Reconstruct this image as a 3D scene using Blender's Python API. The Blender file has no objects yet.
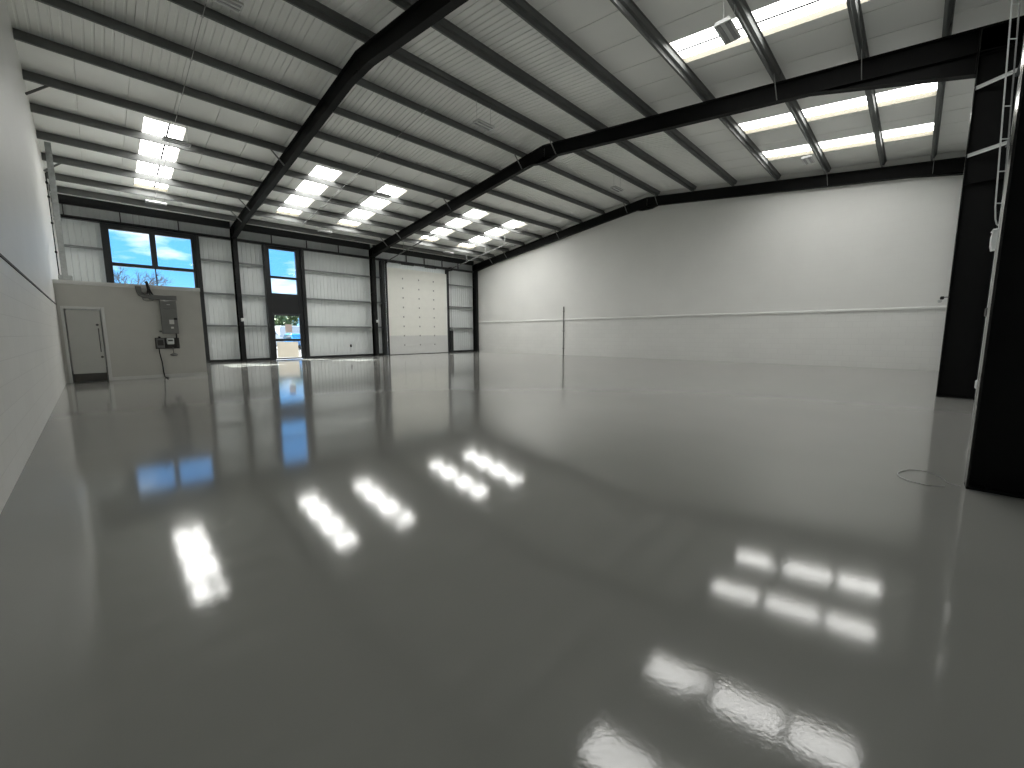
import bpy, bmesh, math, random
from mathutils import Vector, Matrix
random.seed(7)
SC = bpy.context.scene
COL = SC.collection

# ------------------------------------------------------------------ materials
def nt(m):
    m.use_nodes = True
    return m.node_tree.nodes, m.node_tree.links, m.node_tree.nodes['Principled BSDF']

def mat(name, rgb, rough=.5, metal=0., var=.06, scale=3., bump=0., bscale=40., spec=.5, em=None):
    """procedural paint / metal: base colour broken up by noise, optional fine bump"""
    m = bpy.data.materials.new(name)
    N, L, B = nt(m)
    tc = N.new('ShaderNodeTexCoord')
    nz = N.new('ShaderNodeTexNoise'); nz.inputs['Scale'].default_value = scale; nz.inputs['Detail'].default_value = 4
    L.new(tc.outputs['Object'], nz.inputs['Vector'])
    r = N.new('ShaderNodeValToRGB')
    r.color_ramp.elements[0].position = .3; r.color_ramp.elements[1].position = .7
    r.color_ramp.elements[0].color = (*[c * (1 - var) for c in rgb], 1)
    r.color_ramp.elements[1].color = (*[min(1, c * (1 + var)) for c in rgb], 1)
    L.new(nz.outputs['Fac'], r.inputs['Fac']); L.new(r.outputs['Color'], B.inputs['Base Color'])
    B.inputs['Roughness'].default_value = rough; B.inputs['Metallic'].default_value = metal
    B.inputs['Specular IOR Level'].default_value = spec
    if bump:
        n2 = N.new('ShaderNodeTexNoise'); n2.inputs['Scale'].default_value = bscale
        L.new(tc.outputs['Object'], n2.inputs['Vector'])
        b = N.new('ShaderNodeBump'); b.inputs['Strength'].default_value = .5; b.inputs['Distance'].default_value = bump
        L.new(n2.outputs['Fac'], b.inputs['Height']); L.new(b.outputs['Normal'], B.inputs['Normal'])
    if em:
        B.inputs['Emission Color'].default_value = (*em[0], 1); B.inputs['Emission Strength'].default_value = em[1]
    return m

def block_mat(name, rgb, zsplit):
    """painted blockwork on a wall lying in the YZ plane: courses in the lower part, smoother above"""
    m = bpy.data.materials.new(name)
    N, L, B = nt(m)
    g = N.new('ShaderNodeNewGeometry')
    sp = N.new('ShaderNodeSeparateXYZ'); L.new(g.outputs['Position'], sp.inputs[0])
    cb = N.new('ShaderNodeCombineXYZ'); L.new(sp.outputs['Y'], cb.inputs['X']); L.new(sp.outputs['Z'], cb.inputs['Y'])
    br = N.new('ShaderNodeTexBrick')
    br.inputs['Scale'].default_value = 1; br.inputs['Brick Width'].default_value = .45; br.inputs['Row Height'].default_value = .225
    br.inputs['Mortar Size'].default_value = .006; br.inputs['Mortar Smooth'].default_value = .6
    br.inputs['Color1'].default_value = (1, 1, 1, 1); br.inputs['Color2'].default_value = (.97, .97, .97, 1); br.inputs['Mortar'].default_value = (.86, .86, .86, 1)
    L.new(cb.outputs[0], br.inputs['Vector'])
    nz = N.new('ShaderNodeTexNoise'); nz.inputs['Scale'].default_value = .7; nz.inputs['Detail'].default_value = 6
    L.new(g.outputs['Position'], nz.inputs['Vector'])
    r = N.new('ShaderNodeValToRGB'); r.color_ramp.elements[0].position = .3; r.color_ramp.elements[1].position = .7
    r.color_ramp.elements[0].color = (*[c * .96 for c in rgb], 1); r.color_ramp.elements[1].color = (*rgb, 1)
    L.new(nz.outputs['Fac'], r.inputs['Fac'])
    fz = N.new('ShaderNodeMapRange'); fz.inputs['From Min'].default_value = zsplit - .05; fz.inputs['From Max'].default_value = zsplit + .05
    fz.inputs['To Min'].default_value = .8; fz.inputs['To Max'].default_value = .22
    L.new(sp.outputs['Z'], fz.inputs['Value'])
    mx = N.new('ShaderNodeMix'); mx.data_type = 'RGBA'; mx.blend_type = 'MULTIPLY'
    L.new(fz.outputs[0], mx.inputs['Factor']); L.new(r.outputs['Color'], mx.inputs[6]); L.new(br.outputs['Color'], mx.inputs[7])
    L.new(mx.outputs[2], B.inputs['Base Color'])
    b = N.new('ShaderNodeBump'); b.inputs['Distance'].default_value = .004
    ml = N.new('ShaderNodeMath'); ml.operation = 'MULTIPLY'; ml.inputs[1].default_value = .35
    L.new(fz.outputs[0], ml.inputs[0]); L.new(ml.outputs[0], b.inputs['Strength'])
    iv = N.new('ShaderNodeMath'); iv.operation = 'SUBTRACT'; iv.inputs[0].default_value = 1; L.new(br.outputs['Fac'], iv.inputs[1])
    L.new(iv.outputs[0], b.inputs['Height']); L.new(b.outputs['Normal'], B.inputs['Normal'])
    B.inputs['Roughness'].default_value = .55
    return m

def floor_mat():
    m = bpy.data.materials.new('epoxy_floor_paint')
    N, L, B = nt(m)
    tc = N.new('ShaderNodeTexCoord')
    n1 = N.new('ShaderNodeTexNoise'); n1.inputs['Scale'].default_value = .35; n1.inputs['Detail'].default_value = 5
    L.new(tc.outputs['Object'], n1.inputs['Vector'])
    r = N.new('ShaderNodeValToRGB'); r.color_ramp.elements[0].position = .3; r.color_ramp.elements[1].position = .7
    r.color_ramp.elements[0].color = (*FLOOR_A, 1); r.color_ramp.elements[1].color = (*FLOOR_B, 1)
    L.new(n1.outputs['Fac'], r.inputs['Fac']); L.new(r.outputs['Color'], B.inputs['Base Color'])
    n3 = N.new('ShaderNodeTexNoise'); n3.inputs['Scale'].default_value = .9; n3.inputs['Detail'].default_value = 3
    L.new(tc.outputs['Object'], n3.inputs['Vector'])
    rr = N.new('ShaderNodeMapRange'); rr.inputs['To Min'].default_value = .065; rr.inputs['To Max'].default_value = .095
    L.new(n3.outputs['Fac'], rr.inputs['Value']); L.new(rr.outputs[0], B.inputs['Roughness'])
    n2 = N.new('ShaderNodeTexNoise'); n2.inputs['Scale'].default_value = 48; n2.inputs['Detail'].default_value = 2
    L.new(tc.outputs['Object'], n2.inputs['Vector'])
    b2 = N.new('ShaderNodeBump'); b2.inputs['Strength'].default_value = .3; b2.inputs['Distance'].default_value = .0006
    L.new(n2.outputs['Fac'], b2.inputs['Height'])
    n4 = N.new('ShaderNodeTexNoise'); n4.inputs['Scale'].default_value = 1.6; n4.inputs['Detail'].default_value = 1
    L.new(tc.outputs['Object'], n4.inputs['Vector'])
    b1 = N.new('ShaderNodeBump'); b1.inputs['Strength'].default_value = .12; b1.inputs['Distance'].default_value = .0012
    L.new(n4.outputs['Fac'], b1.inputs['Height']); L.new(b1.outputs['Normal'], b2.inputs['Normal'])
    L.new(b2.outputs['Normal'], B.inputs['Normal'])
    B.inputs['IOR'].default_value = 1.53
    return m

def glass_mat():
    m = bpy.data.materials.new('window_glass')
    m.use_nodes = True
    N, L = m.node_tree.nodes, m.node_tree.links
    N.remove(N['Principled BSDF'])
    t = N.new('ShaderNodeBsdfTransparent'); t.inputs[0].default_value = (.93, .97, .97, 1)
    g = N.new('ShaderNodeBsdfGlossy'); g.inputs['Roughness'].default_value = .02
    lw = N.new('ShaderNodeLayerWeight'); pw = N.new('ShaderNodeMath'); pw.operation = 'POWER'; pw.inputs[1].default_value = 4
    L.new(lw.outputs['Facing'], pw.inputs[0])
    f = N.new('ShaderNodeMath'); f.operation = 'MULTIPLY_ADD'; f.inputs[1].default_value = .6; f.inputs[2].default_value = .03
    L.new(pw.outputs[0], f.inputs[0])
    mx = N.new('ShaderNodeMixShader')
    L.new(f.outputs[0], mx.inputs[0]); L.new(t.outputs[0], mx.inputs[1]); L.new(g.outputs[0], mx.inputs[2])
    L.new(mx.outputs[0], N['Material Output'].inputs['Surface'])
    return m

FLOOR_A, FLOOR_B = (.295, .295, .277), (.325, .325, .306)
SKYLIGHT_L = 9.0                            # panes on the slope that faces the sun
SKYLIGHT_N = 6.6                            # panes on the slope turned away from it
M = {}
M['floor'] = floor_mat()
M['wall_l'] = block_mat('white_painted_block_dado', (.78, .78, .755), 2.22)
M['wall_r'] = block_mat('white_painted_block_gable', (.80, .80, .775), 2.22)
M['plaster'] = mat('white_plasterboard_paint', (.62, .61, .57), .55, var=.02)
M['trim'] = mat('white_gloss_trim', (.76, .76, .74), .4, var=.02)
M['liner'] = mat('white_liner_sheet', (.84, .845, .82), .38, var=.03, scale=.6)
M['clad'] = mat('pale_wall_liner_sheet', (.72, .75, .75), .35, var=.03, scale=.6)
M['joint'] = mat('dark_joint_gasket', (.03, .03, .03), .8)
M['ledge_shade'] = mat('dark_grey_ledge_shade', (.10, .10, .095), .85)  # shaded underside of the left wall ledge, put into the colour
M['black'] = mat('black_steel_paint', (.0045, .0047, .0048), .6, spec=.18, var=.15, scale=5)
M['black_gloss'] = mat('black_gloss_steel_paint', (.0045, .0047, .0048), .2, spec=.5, var=.1, scale=5)
M['alu'] = mat('anthracite_window_frame', (.012, .013, .014), .35, var=.1)
M['purlin'] = mat('grey_primed_purlin', (.155, .16, .156), .65, spec=.3, var=.08, scale=2)
M['galv'] = mat('galvanised_steel', (.42, .44, .44), .4, metal=.6, var=.15, scale=12)
M['rail'] = mat('galvanised_side_rail', (.24, .255, .255), .45, metal=.3, var=.1, scale=5)
M['brace'] = mat('galvanised_brace', (.30, .31, .30), .5, metal=.3, var=.1, scale=8)
M['rod'] = mat('zinc_conduit', (.46, .46, .45), .4, metal=.3, var=.1, scale=9)
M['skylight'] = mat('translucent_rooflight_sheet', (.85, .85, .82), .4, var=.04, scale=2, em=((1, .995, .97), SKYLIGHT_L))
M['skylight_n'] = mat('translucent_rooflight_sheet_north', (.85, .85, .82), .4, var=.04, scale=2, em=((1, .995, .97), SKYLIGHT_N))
M['curb'] = mat('cream_rooflight_upstand', (.16, .147, .108), .5, var=.04)
M['glass'] = glass_mat()
M['doorleaf'] = mat('white_door_leaf', (.62, .62, .59), .4, var=.02)
M['kick'] = mat('dark_kick_plate', (.10, .095, .085), .35, metal=.5, var=.1)
M['chrome'] = mat('dark_satin_ironmongery', (.10, .10, .10), .3, metal=.7)
M['secpanel'] = mat('cream_door_panel', (.80, .80, .745), .42, var=.02)
M['secpanel2'] = mat('pale_grey_door_panel', (.66, .665, .65), .42, var=.02)
M['hinge'] = mat('zinc_hinge', (.30, .30, .29), .4, metal=.6)
M['box'] = mat('grey_switchgear_steel', (.20, .20, .195), .45, var=.06)
M['box_d'] = mat('dark_meter_board', (.045, .042, .038), .6, var=.2, scale=20)
M['tray'] = mat('grey_steel_trunking', (.19, .19, .185), .4, metal=.3, var=.1)
M['label'] = mat('white_paper_label', (.75, .75, .72), .6, var=.03)
M['rubber'] = mat('black_rubber_cable', (.012, .012, .012), .5)
M['white'] = mat('white_plastic', (.75, .77, .76), .35, var=.02)
M['lamp'] = mat('pale_grey_luminaire', (.55, .56, .55), .4, var=.03)
M['lens'] = mat('grey_led_lens', (.30, .30, .305), .25)
M['grey'] = mat('grey_conduit', (.26, .26, .26), .4, metal=.4, var=.08)
M['concrete'] = mat('pale_concrete_yard', (.12, .115, .105), .85, var=.1, scale=1.2, bump=.003)
M['notice'] = mat('pinkish_paper_notice', (.62, .50, .47), .7, var=.04)
M['bark'] = mat('brown_bark', (.085, .065, .05), .9, var=.3, scale=6)
M['leaf'] = mat('green_leaf', (.085, .13, .035), .6, var=.45, scale=1.3)
M['leaf2'] = mat('dark_green_leaf', (.035, .07, .025), .6, var=.45, scale=1.1)
M['leaf3'] = mat('yellow_green_leaf', (.17, .20, .05), .6, var=.4, scale=1.5)
M['carw'] = mat('white_car_paint', (.55, .55, .55), .2, var=.01)
M['carb'] = mat('blue_car_paint', (.03, .16, .36), .2, var=.03)
M['cars'] = mat('silver_car_paint', (.42, .44, .46), .25, metal=.4, var=.03)
M['carg'] = mat('dark_car_glass', (.02, .025, .03), .08)
M['tyre'] = mat('black_tyre', (.015, .015, .015), .8)

# ------------------------------------------------------------------ mesh helpers
class MB:
    def __init__(s): s.v = []; s.f = []
    def add(s, vs, fs):
        o = len(s.v); s.v += [tuple(map(float, v)) for v in vs]; s.f += [tuple(i + o for i in f) for f in fs]; return s
    def quad(s, a, b, c, d): return s.add([a, b, c, d], [(0, 1, 2, 3)])
    def box(s, x0, x1, y0, y1, z0, z1):
        v = [(x, y, z) for x in (x0, x1) for y in (y0, y1) for z in (z0, z1)]
        return s.add(v, [(0, 1, 3, 2), (4, 6, 7, 5), (0, 4, 5, 1), (2, 3, 7, 6), (0, 2, 6, 4), (1, 5, 7, 3)])
    def cbox(s, x0, x1, y0, y1, z0, z1, c=.01):
        """box with all edges chamfered"""
        c = min(c, (x1 - x0) * .45, (y1 - y0) * .45, (z1 - z0) * .45)
        bm = bmesh.new(); bmesh.ops.create_cube(bm, size=1)
        for v in bm.verts:
            v.co = Vector(((x0 + x1) / 2 + v.co.x * (x1 - x0), (y0 + y1) / 2 + v.co.y * (y1 - y0), (z0 + z1) / 2 + v.co.z * (z1 - z0)))
        bmesh.ops.bevel(bm, geom=bm.edges[:], offset=c, segments=1, affect='EDGES')
        bm.verts.index_update()
        s.add([v.co[:] for v in bm.verts], [[v.index for v in f.verts] for f in bm.faces]); bm.free(); return s
    def prism(s, poly, a0, a1, axis='x'):
        """poly in the two other axes, in cyclic order (x: yz, y: xz, z: xy)"""
        n = len(poly)
        def P(a, p):
            return {'x': (a, p[0], p[1]), 'y': (p[0], a, p[1]), 'z': (p[0], p[1], a)}[axis]
        v = [P(a0, p) for p in poly] + [P(a1, p) for p in poly]
        f = [tuple(range(n)), tuple(range(2 * n - 1, n - 1, -1))] + [(i, n + i, n + (i + 1) % n, (i + 1) % n) for i in range(n)]
        return s.add(v, f)
    def tube(s, pts, r, n=8, caps=True):
        pts = [Vector(p) for p in pts]; rs = r if isinstance(r, (list, tuple)) else [r] * len(pts)
        o = len(s.v); up = None
        for i, p in enumerate(pts):
            t = (pts[min(i + 1, len(pts) - 1)] - pts[max(i - 1, 0)]).normalized()
            if up is None: up = t.orthogonal().normalized()
            up = (up - t * up.dot(t)).normalized(); w = t.cross(up)
            for k in range(n):
                a = 2 * math.pi * k / n; s.v.append(tuple(p + (up * math.cos(a) + w * math.sin(a)) * rs[i]))
        for i in range(len(pts) - 1):
            for k in range(n):
                a, b = o + i * n + k, o + i * n + (k + 1) % n; s.f.append((a, b, b + n, a + n))
        if caps:
            s.f.append(tuple(o + k for k in reversed(range(n)))); s.f.append(tuple(o + (len(pts) - 1) * n + k for k in range(n)))
        return s
    def bar(s, a, b, w, t):
        """flat bar from a to b, width w, thickness t"""
        a, b = Vector(a), Vector(b); d = (b - a).normalized()
        u = d.cross(Vector((0, 0, 1))); u = u.normalized() if u.length > 1e-4 else Vector((1, 0, 0)); q = d.cross(u)
        v = [p + u * (i * t / 2) + q * (j * w / 2) for p in (a, b) for i, j in ((-1, -1), (1, -1), (1, 1), (-1, 1))]
        return s.add(v, [(0, 3, 2, 1), (4, 5, 6, 7), (0, 1, 5, 4), (1, 2, 6, 5), (2, 3, 7, 6), (3, 0, 4, 7)])
    def build(s, name, m, parent=None, loc=(0, 0, 0), smooth=False, mats=None, fm=None):
        o0 = Vector(parent_world(parent)) if parent is not None else Vector(loc)
        me = bpy.data.meshes.new(name)
        me.from_pydata([tuple(Vector(v) - o0) for v in s.v], [], s.f); me.validate()
        bm = bmesh.new(); bm.from_mesh(me); bmesh.ops.recalc_face_normals(bm, faces=bm.faces[:]); bm.to_mesh(me); bm.free()
        me.materials.append(m)
        if mats:
            for q in mats: me.materials.append(q)
        if fm:
            for i, k in fm.items(): me.polygons[i].material_index = k
        if smooth:
            for p in me.polygons: p.use_smooth = True
        o = bpy.data.objects.new(name, me); COL.objects.link(o)
        if parent is not None: o.parent = parent
        else: o.location = loc
        return o

def parent_world(p):
    v = Vector(p.location)
    while p.parent is not None:
        p = p.parent; v += Vector(p.location)
    return v

def tag(o, label, cat, group=None, kind=None):
    o['label'] = label; o['category'] = cat
    if group: o['group'] = group
    if kind: o['kind'] = kind
    return o

def thing(name, label, cat, loc=(0, 0, 0), group=None, kind=None):
    o = bpy.data.objects.new(name, None); COL.objects.link(o); o.location = loc; o.empty_display_size = .2
    return tag(o, label, cat, group, kind)

def dup(src, loc, label, rz=0):
    """copy of a thing with copies of its parts and sub-parts"""
    r = src.copy(); COL.objects.link(r); r.location = loc; r.rotation_euler = (0, 0, rz); r['label'] = label
    def kids(a, b):
        for ch in list(a.children):
            c = ch.copy(); COL.objects.link(c); c.parent = b; kids(ch, c)
    kids(src, r)
    return r

# ------------------------------------------------------------------ dimensions (metres)
XL, XR = -.61, 21.13                        # block wall on the left, white gable wall on the right
X1, X2, X3 = 5.35, 12.61, 20.97             # portal frames
YN0, YN1 = -.98, -.43                       # near columns, outer and inner flange
YF0, YF1 = 24.22, 24.66                     # far columns, inner and outer flange
RY, RZ = 10.6, 8.40                         # ridge (top of rafters)
SN, SF = (8.40 - 7.20) / 11.03, (8.40 - 6.62) / 13.72
def zr(y): return RZ - SN * (RY - y) if y <= RY else RZ - SF * (y - RY)
PUR = .27                                   # purlin depth
YWALL, YNEAR = 24.82, -1.02                 # inner faces of the cladding
def zc(y): return zr(y) + PUR               # underside of the roof liner
PF = [11.7, 13.25, 14.8, 16.35, 17.9, 19.45, 20.95, 22.45, 23.62]     # purlins, window side, from the ridge down
PN = [10.02, 8.2, 6.4, 4.69, 2.98, 1.34, .04]                  # purlins, near side
BAYS = [(XL, X1, 'bay beside left wall'), (X1, X2, 'middle bay'), (X2, XR, 'bay beside gable wall')]
K_ = 1.011
ORD = ['topmost', 'second', 'third', 'fourth', 'fifth', 'sixth', 'seventh', 'eighth', 'ninth']

# ------------------------------------------------------------------ shell
b = MB().box(XL - .25, XR + .25, YNEAR - .1, YWALL + .02, -.2, 0)
tag(b.build('floor', M['floor']), 'glossy light grey epoxy painted floor of the whole hall', 'floor', kind='structure')

def side_wall(x0, x1):
    ys = [YNEAR - .2, RY, YWALL + .2]
    poly = [(ys[0], -.2)] + [(y, zc(y) + .12) for y in ys] + [(ys[2], -.2)]
    return MB().prism(poly, x0, x1, 'x')
tag(side_wall(XL - .22, XL).build('wall_left', M['wall_l']), 'off-white painted blockwork wall beside the white personnel door', 'wall', kind='structure')
tag(side_wall(XR, XR + .22).build('wall_right', M['wall_r']), 'long white painted gable wall under the sloping black rafter', 'wall', kind='structure')
def ledge(x0, x1, sx):
    # sloped-top ledge, 45 mm proud, right side; left is a flat strip coloured as ledge shade
    poly = [(x0, 2.20), (x1, 2.20), (x1, 2.26), (x0, 2.30)] if sx < 0 else [(x0, 2.205), (x0 + .012, 2.205), (x0 + .012, 2.235), (x0, 2.235)]
    return MB().prism(poly, YNEAR, 17.19 if sx > 0 else YF0, 'y')
tag(ledge(XL, XL + .05, 1).build('trim_left', M['ledge_shade']), 'thin dark strip painted as ledge shade along the blockwork wall beside the personnel door', 'trim', kind='structure')
tag(ledge(XR, XR - .05, -1).build('trim_right', M['trim']), 'thin white ledge running the length of the white gable wall', 'trim', kind='structure')

SKY = [  # x0, x1, y0 (low end), y1 (high end)
    (1.68, 2.66, 22.1, 16.85), (6.62, 7.60, 22.1, 16.85), (9.48, 10.54, 22.1, 16.85), (14.42, 15.56, 22.1, 16.85), (17.32, 18.56, 22.1, 16.85),
    (6.75, 7.73, .12, 4.66), (9.86, 10.82, .12, 4.66), (14.98, 15.88, .12, 4.66), (17.82, 18.84, .12, 4.66)]

SKY = [tuple(round(v * K_, 3) for v in s) for s in SKY]

def profile(x0, x1, pitch, gw, gd, extra=(), joint=None):
    """list of (x, depth): flat pans with shallow grooves, plus deep narrow joints"""
    pts = []
    k = 0; x = x0
    while x < x1 - pitch * .5:
        if joint and k % joint == 0:
            pts += [(x, 0), (x + .004, .035), (x + .022, .035), (x + .026, 0)]
        else:
            pts += [(x, 0), (x + gw * .25, gd), (x + gw * .75, gd), (x + gw, 0)]
        k += 1; x = x0 + k * pitch
    pts += [(x1, 0)] + [(e, None) for e in extra]
    pts.sort(key=lambda p: p[0])
    out = []
    for i, (x, d) in enumerate(pts):
        if d is None:
            pr = next(pts[j] for j in range(i - 1, -1, -1) if pts[j][1] is not None)
            nx = next(pts[j] for j in range(i + 1, len(pts)) if pts[j][1] is not None)
            t = (x - pr[0]) / max(1e-6, nx[0] - pr[0]); d = pr[1] + (nx[1] - pr[1]) * t
        out.append((x, d))
    return out

# ceiling: profiled liner with openings for the skylights, plus the outer skin
ex = sorted({v for s in SKY for v in s[:2]})
pr = profile(XL - .1, XR + .1, .1667, .055, .022, ex, 6)
b = MB()
for (xa, da0), (xb, db0) in zip(pr, pr[1:]):
    if xb - xa < 1e-5: continue
    xm = (xa + xb) / 2
    for (ya, yb) in ((YNEAR - .15, RY), (RY, YWALL + .15)):
        cuts = sorted([(min(s[2], s[3]), max(s[2], s[3])) for s in SKY if s[0] < xm < s[1] and ya < s[2] < yb])
        segs, y = [], ya
        for c in cuts: segs.append((y, c[0])); y = c[1]
        segs.append((y, yb))
        parts = []
        for (p, q) in segs:
            e = [p] + [k for k in (6.4, 14.8) if p < k < q] + [q]
            parts += list(zip(e, e[1:]))
        for (p, q) in parts:
            ribbed = 6.4 <= (p + q) / 2 <= 14.8
            da, db = [d if ribbed or d > .03 else 0 for d in (da0, db0)]
            b.quad((xa, p, zc(p) + da), (xb, p, zc(p) + db), (xb, q, zc(q) + db), (xa, q, zc(q) + da))
            b.quad((xa, p, zc(p) + .16), (xb, p, zc(p) + .16), (xb, q, zc(q) + .16), (xa, q, zc(q) + .16))
tag(b.build('ceiling', M['liner']), 'white ribbed metal liner sheets of the pitched roof above the purlins', 'ceiling', kind='structure')

# window wall: profiled cladding with openings
WX0, WX1, WZ0, WZ1 = .80, 3.88, 2.95, 6.02         # big window above the partition
GX0, GX1, GZ1 = 6.78, 8.44, 6.02                   # tall glazing with the glass door
DX0, DX1, DZ1 = 13.66, 18.25, 5.55                 # sectional door
def wall_iv(x):
    top = zc(YWALL) + .02
    if WX0 < x < WX1: return [(-.1, WZ0), (WZ1, top)]
    if GX0 < x < GX1: return [(GZ1, top)]
    if DX0 < x < DX1: return [(DZ1, top)]
    return [(-.1, top)]
pr = profile(XL - .1, XR + .1, .2, .05, .022, (WX0, WX1, GX0, GX1, DX0, DX1))
b = MB()
for (xa, da), (xb, db) in zip(pr, pr[1:]):
    if xb - xa < 1e-5: continue
    for z0, z1 in wall_iv((xa + xb) / 2):
        b.quad((xa, YWALL + da, z0), (xb, YWALL + db, z0), (xb, YWALL + db, z1), (xa, YWALL + da, z1))
        b.quad((xa, YWALL + .1, z0), (xb, YWALL + .1, z0), (xb, YWALL + .1, z1), (xa, YWALL + .1, z1))
for (x, z0, z1) in ((WX0, WZ0, WZ1), (WX1, WZ0, WZ1), (GX0, -.1, GZ1), (GX1, -.1, GZ1), (DX0, -.1, DZ1), (DX1, -.1, DZ1)):
    b.quad((x, YWALL, z0), (x, YWALL + .1, z0), (x, YWALL + .1, z1), (x, YWALL, z1))
for (x0, x1, z) in ((WX0, WX1, WZ0), (WX0, WX1, WZ1), (GX0, GX1, GZ1), (DX0, DX1, DZ1)):
    b.quad((x0, YWALL, z), (x1, YWALL, z), (x1, YWALL + .1, z), (x0, YWALL + .1, z))
tag(b.build('wall_back', M['clad']), 'pale ribbed metal cladding of the window wall between the black posts', 'wall', kind='structure')

pr = profile(XL - .1, XR + .1, .2, .05, .022)
b = MB(); top = zc(YNEAR)
for (xa, da), (xb, db) in zip(pr, pr[1:]):
    if xb - xa < 1e-5: continue
    b.quad((xa, YNEAR - da, -.1), (xb, YNEAR - db, -.1), (xb, YNEAR - db, top), (xa, YNEAR - da, top))
    b.quad((xa, YNEAR - .1, -.1), (xb, YNEAR - .1, -.1), (xb, YNEAR - .1, top), (xa, YNEAR - .1, top))
tag(b.build('wall_front', M['clad']), 'pale ribbed cladding glimpsed between the two big black columns', 'wall', kind='structure')

# dark kerb channel along the foot of the window wall
b = MB()
for x0, x1 in ((2.72, 6.62), (8.62, 13.24), (18.54, XR)):
    b.box(x0, x1, 24.70, YWALL + .01, 0, .12)
tag(b.build('baseboard_back', M['alu']), 'dark base channel along the foot of the ribbed cladding', 'baseboard', kind='structure')

# ------------------------------------------------------------------ skylights
SKYLAB = ['only bright skylight strip in the bay beside the blockwork wall', 'bright skylight strip on the window slope nearest the first rafter, middle bay',
          'bright skylight strip on the window slope nearest the second rafter, middle bay', 'bright skylight strip on the window slope beside the middle rafter, gable bay',
          'bright skylight strip on the window slope closest to the white gable wall', 'bright skylight strip reflected at the bottom centre edge of the floor, near slope',
          'big bright skylight strip at the upper right behind the hanging box light', 'upper of the two bright skylight strips between middle rafter and gable wall',
          'lower of the two bright skylight strips, just above the gable rafter']
for (x0, x1, y0, y1), lab in zip(SKY, SKYLAB):
    t = thing('skylight', lab, 'skylight', ((x0 + x1) / 2, y0, zc(y0)), 'skylight strips')
    b = MB(); H = .13
    for x in (x0, x1):
        s = -.001 if x == x0 else .001
        b.quad((x + s, y0, zc(y0)), (x + s, y1, zc(y1)), (x + s, y1, zc(y1) + H + .03), (x + s, y0, zc(y0) + H + .03))
    for y in (y0, y1):
        b.quad((x0, y, zc(y)), (x1, y, zc(y)), (x1, y, zc(y) + H + .03), (x0, y, zc(y) + H + .03))
    b.build('upstand', M['curb'], t)
    n = 5; w = (x1 - x0) / n; b = MB(); P = []
    for i in range(n): P += [(x0 + i * w, 0), (x0 + i * w + w * .55, 0), (x0 + i * w + w * .66, .022), (x0 + i * w + w * .89, .022)]
    P.append((x1, 0))
    for (xa, da), (xb, db) in zip(P, P[1:]):
        b.quad((xa, y0, zc(y0) + H + da), (xb, y0, zc(y0) + H + db), (xb, y1, zc(y1) + H + db), (xa, y1, zc(y1) + H + da))
    b.build('pane', M['skylight' if y1 > RY else 'skylight_n'], t)
    xs = x0 + (x1 - x0) * .62
    MB().prism([(y0, zc(y0) + H - .02), (y1, zc(y1) + H - .02), (y1, zc(y1) + H - .008), (y0, zc(y0) + H - .008)], xs - .025, xs + .025).build('lap_joint', M['joint'], t)

# ------------------------------------------------------------------ steel frames
FL, TF, TW = .095, .016, .012               # half flange width, flange and web thickness
RD = .45                                    # rafter depth
def i_column(x, ya, yb, ztop, name, label):
    """I-section: flanges face the room (ya) and the cladding (yb)"""
    loc = (x, (ya + yb) / 2, 0)
    lo, hi = min(ya, yb), max(ya, yb)
    t = thing(name, label, 'column', loc, 'black steel columns')
    MB().box(x - FL, x + FL, lo, lo + TF, .02, ztop).box(x - FL, x + FL, hi - TF, hi, .02, ztop).build('flange', M['black_gloss'], t)
    b = MB().box(x - TW / 2, x + TW / 2, lo + TF, hi - TF, .02, ztop)
    for z in (.6 * ztop, ztop - .5): b.box(x - FL + .01, x + FL - .01, lo + TF, hi - TF, z, z + .012)
    b.build('web', M['black'], t)
    b = MB().box(x - FL, x + FL, lo, hi, 0, .02)
    for sx in (-1, 1):
        for y in (lo + .1, hi - .1): b.tube([(x + sx * .06, y, .02), (x + sx * .06, y, .045)], .016, 6)
    b.build('base_plate', M['black'], t)
    return t
FR = [(X1, 'first'), (X2, 'middle'), (X3, 'gable')]
cl = ['black steel column on the window wall between big window and tall glazing', 'black steel column on the window wall just left of the white sectional door',
      'black steel column in the corner where cladding meets white gable wall']
for (x, n), lab in zip(FR, cl): i_column(x, YF0, YF1, zr(YF0) - .02, 'steel_column', lab)
cl = ['huge black steel column cut off by the right edge of the photo', 'black steel column standing behind the big one at the right edge', 'black steel column hidden in the near corner against the gable wall']
for (x, n), lab in zip(FR, cl): i_column(x, *((YN1, YN0) if n != 'gable' else (-.78, -1.05)), zr(YN1) - .02, 'steel_column', lab)

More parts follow.
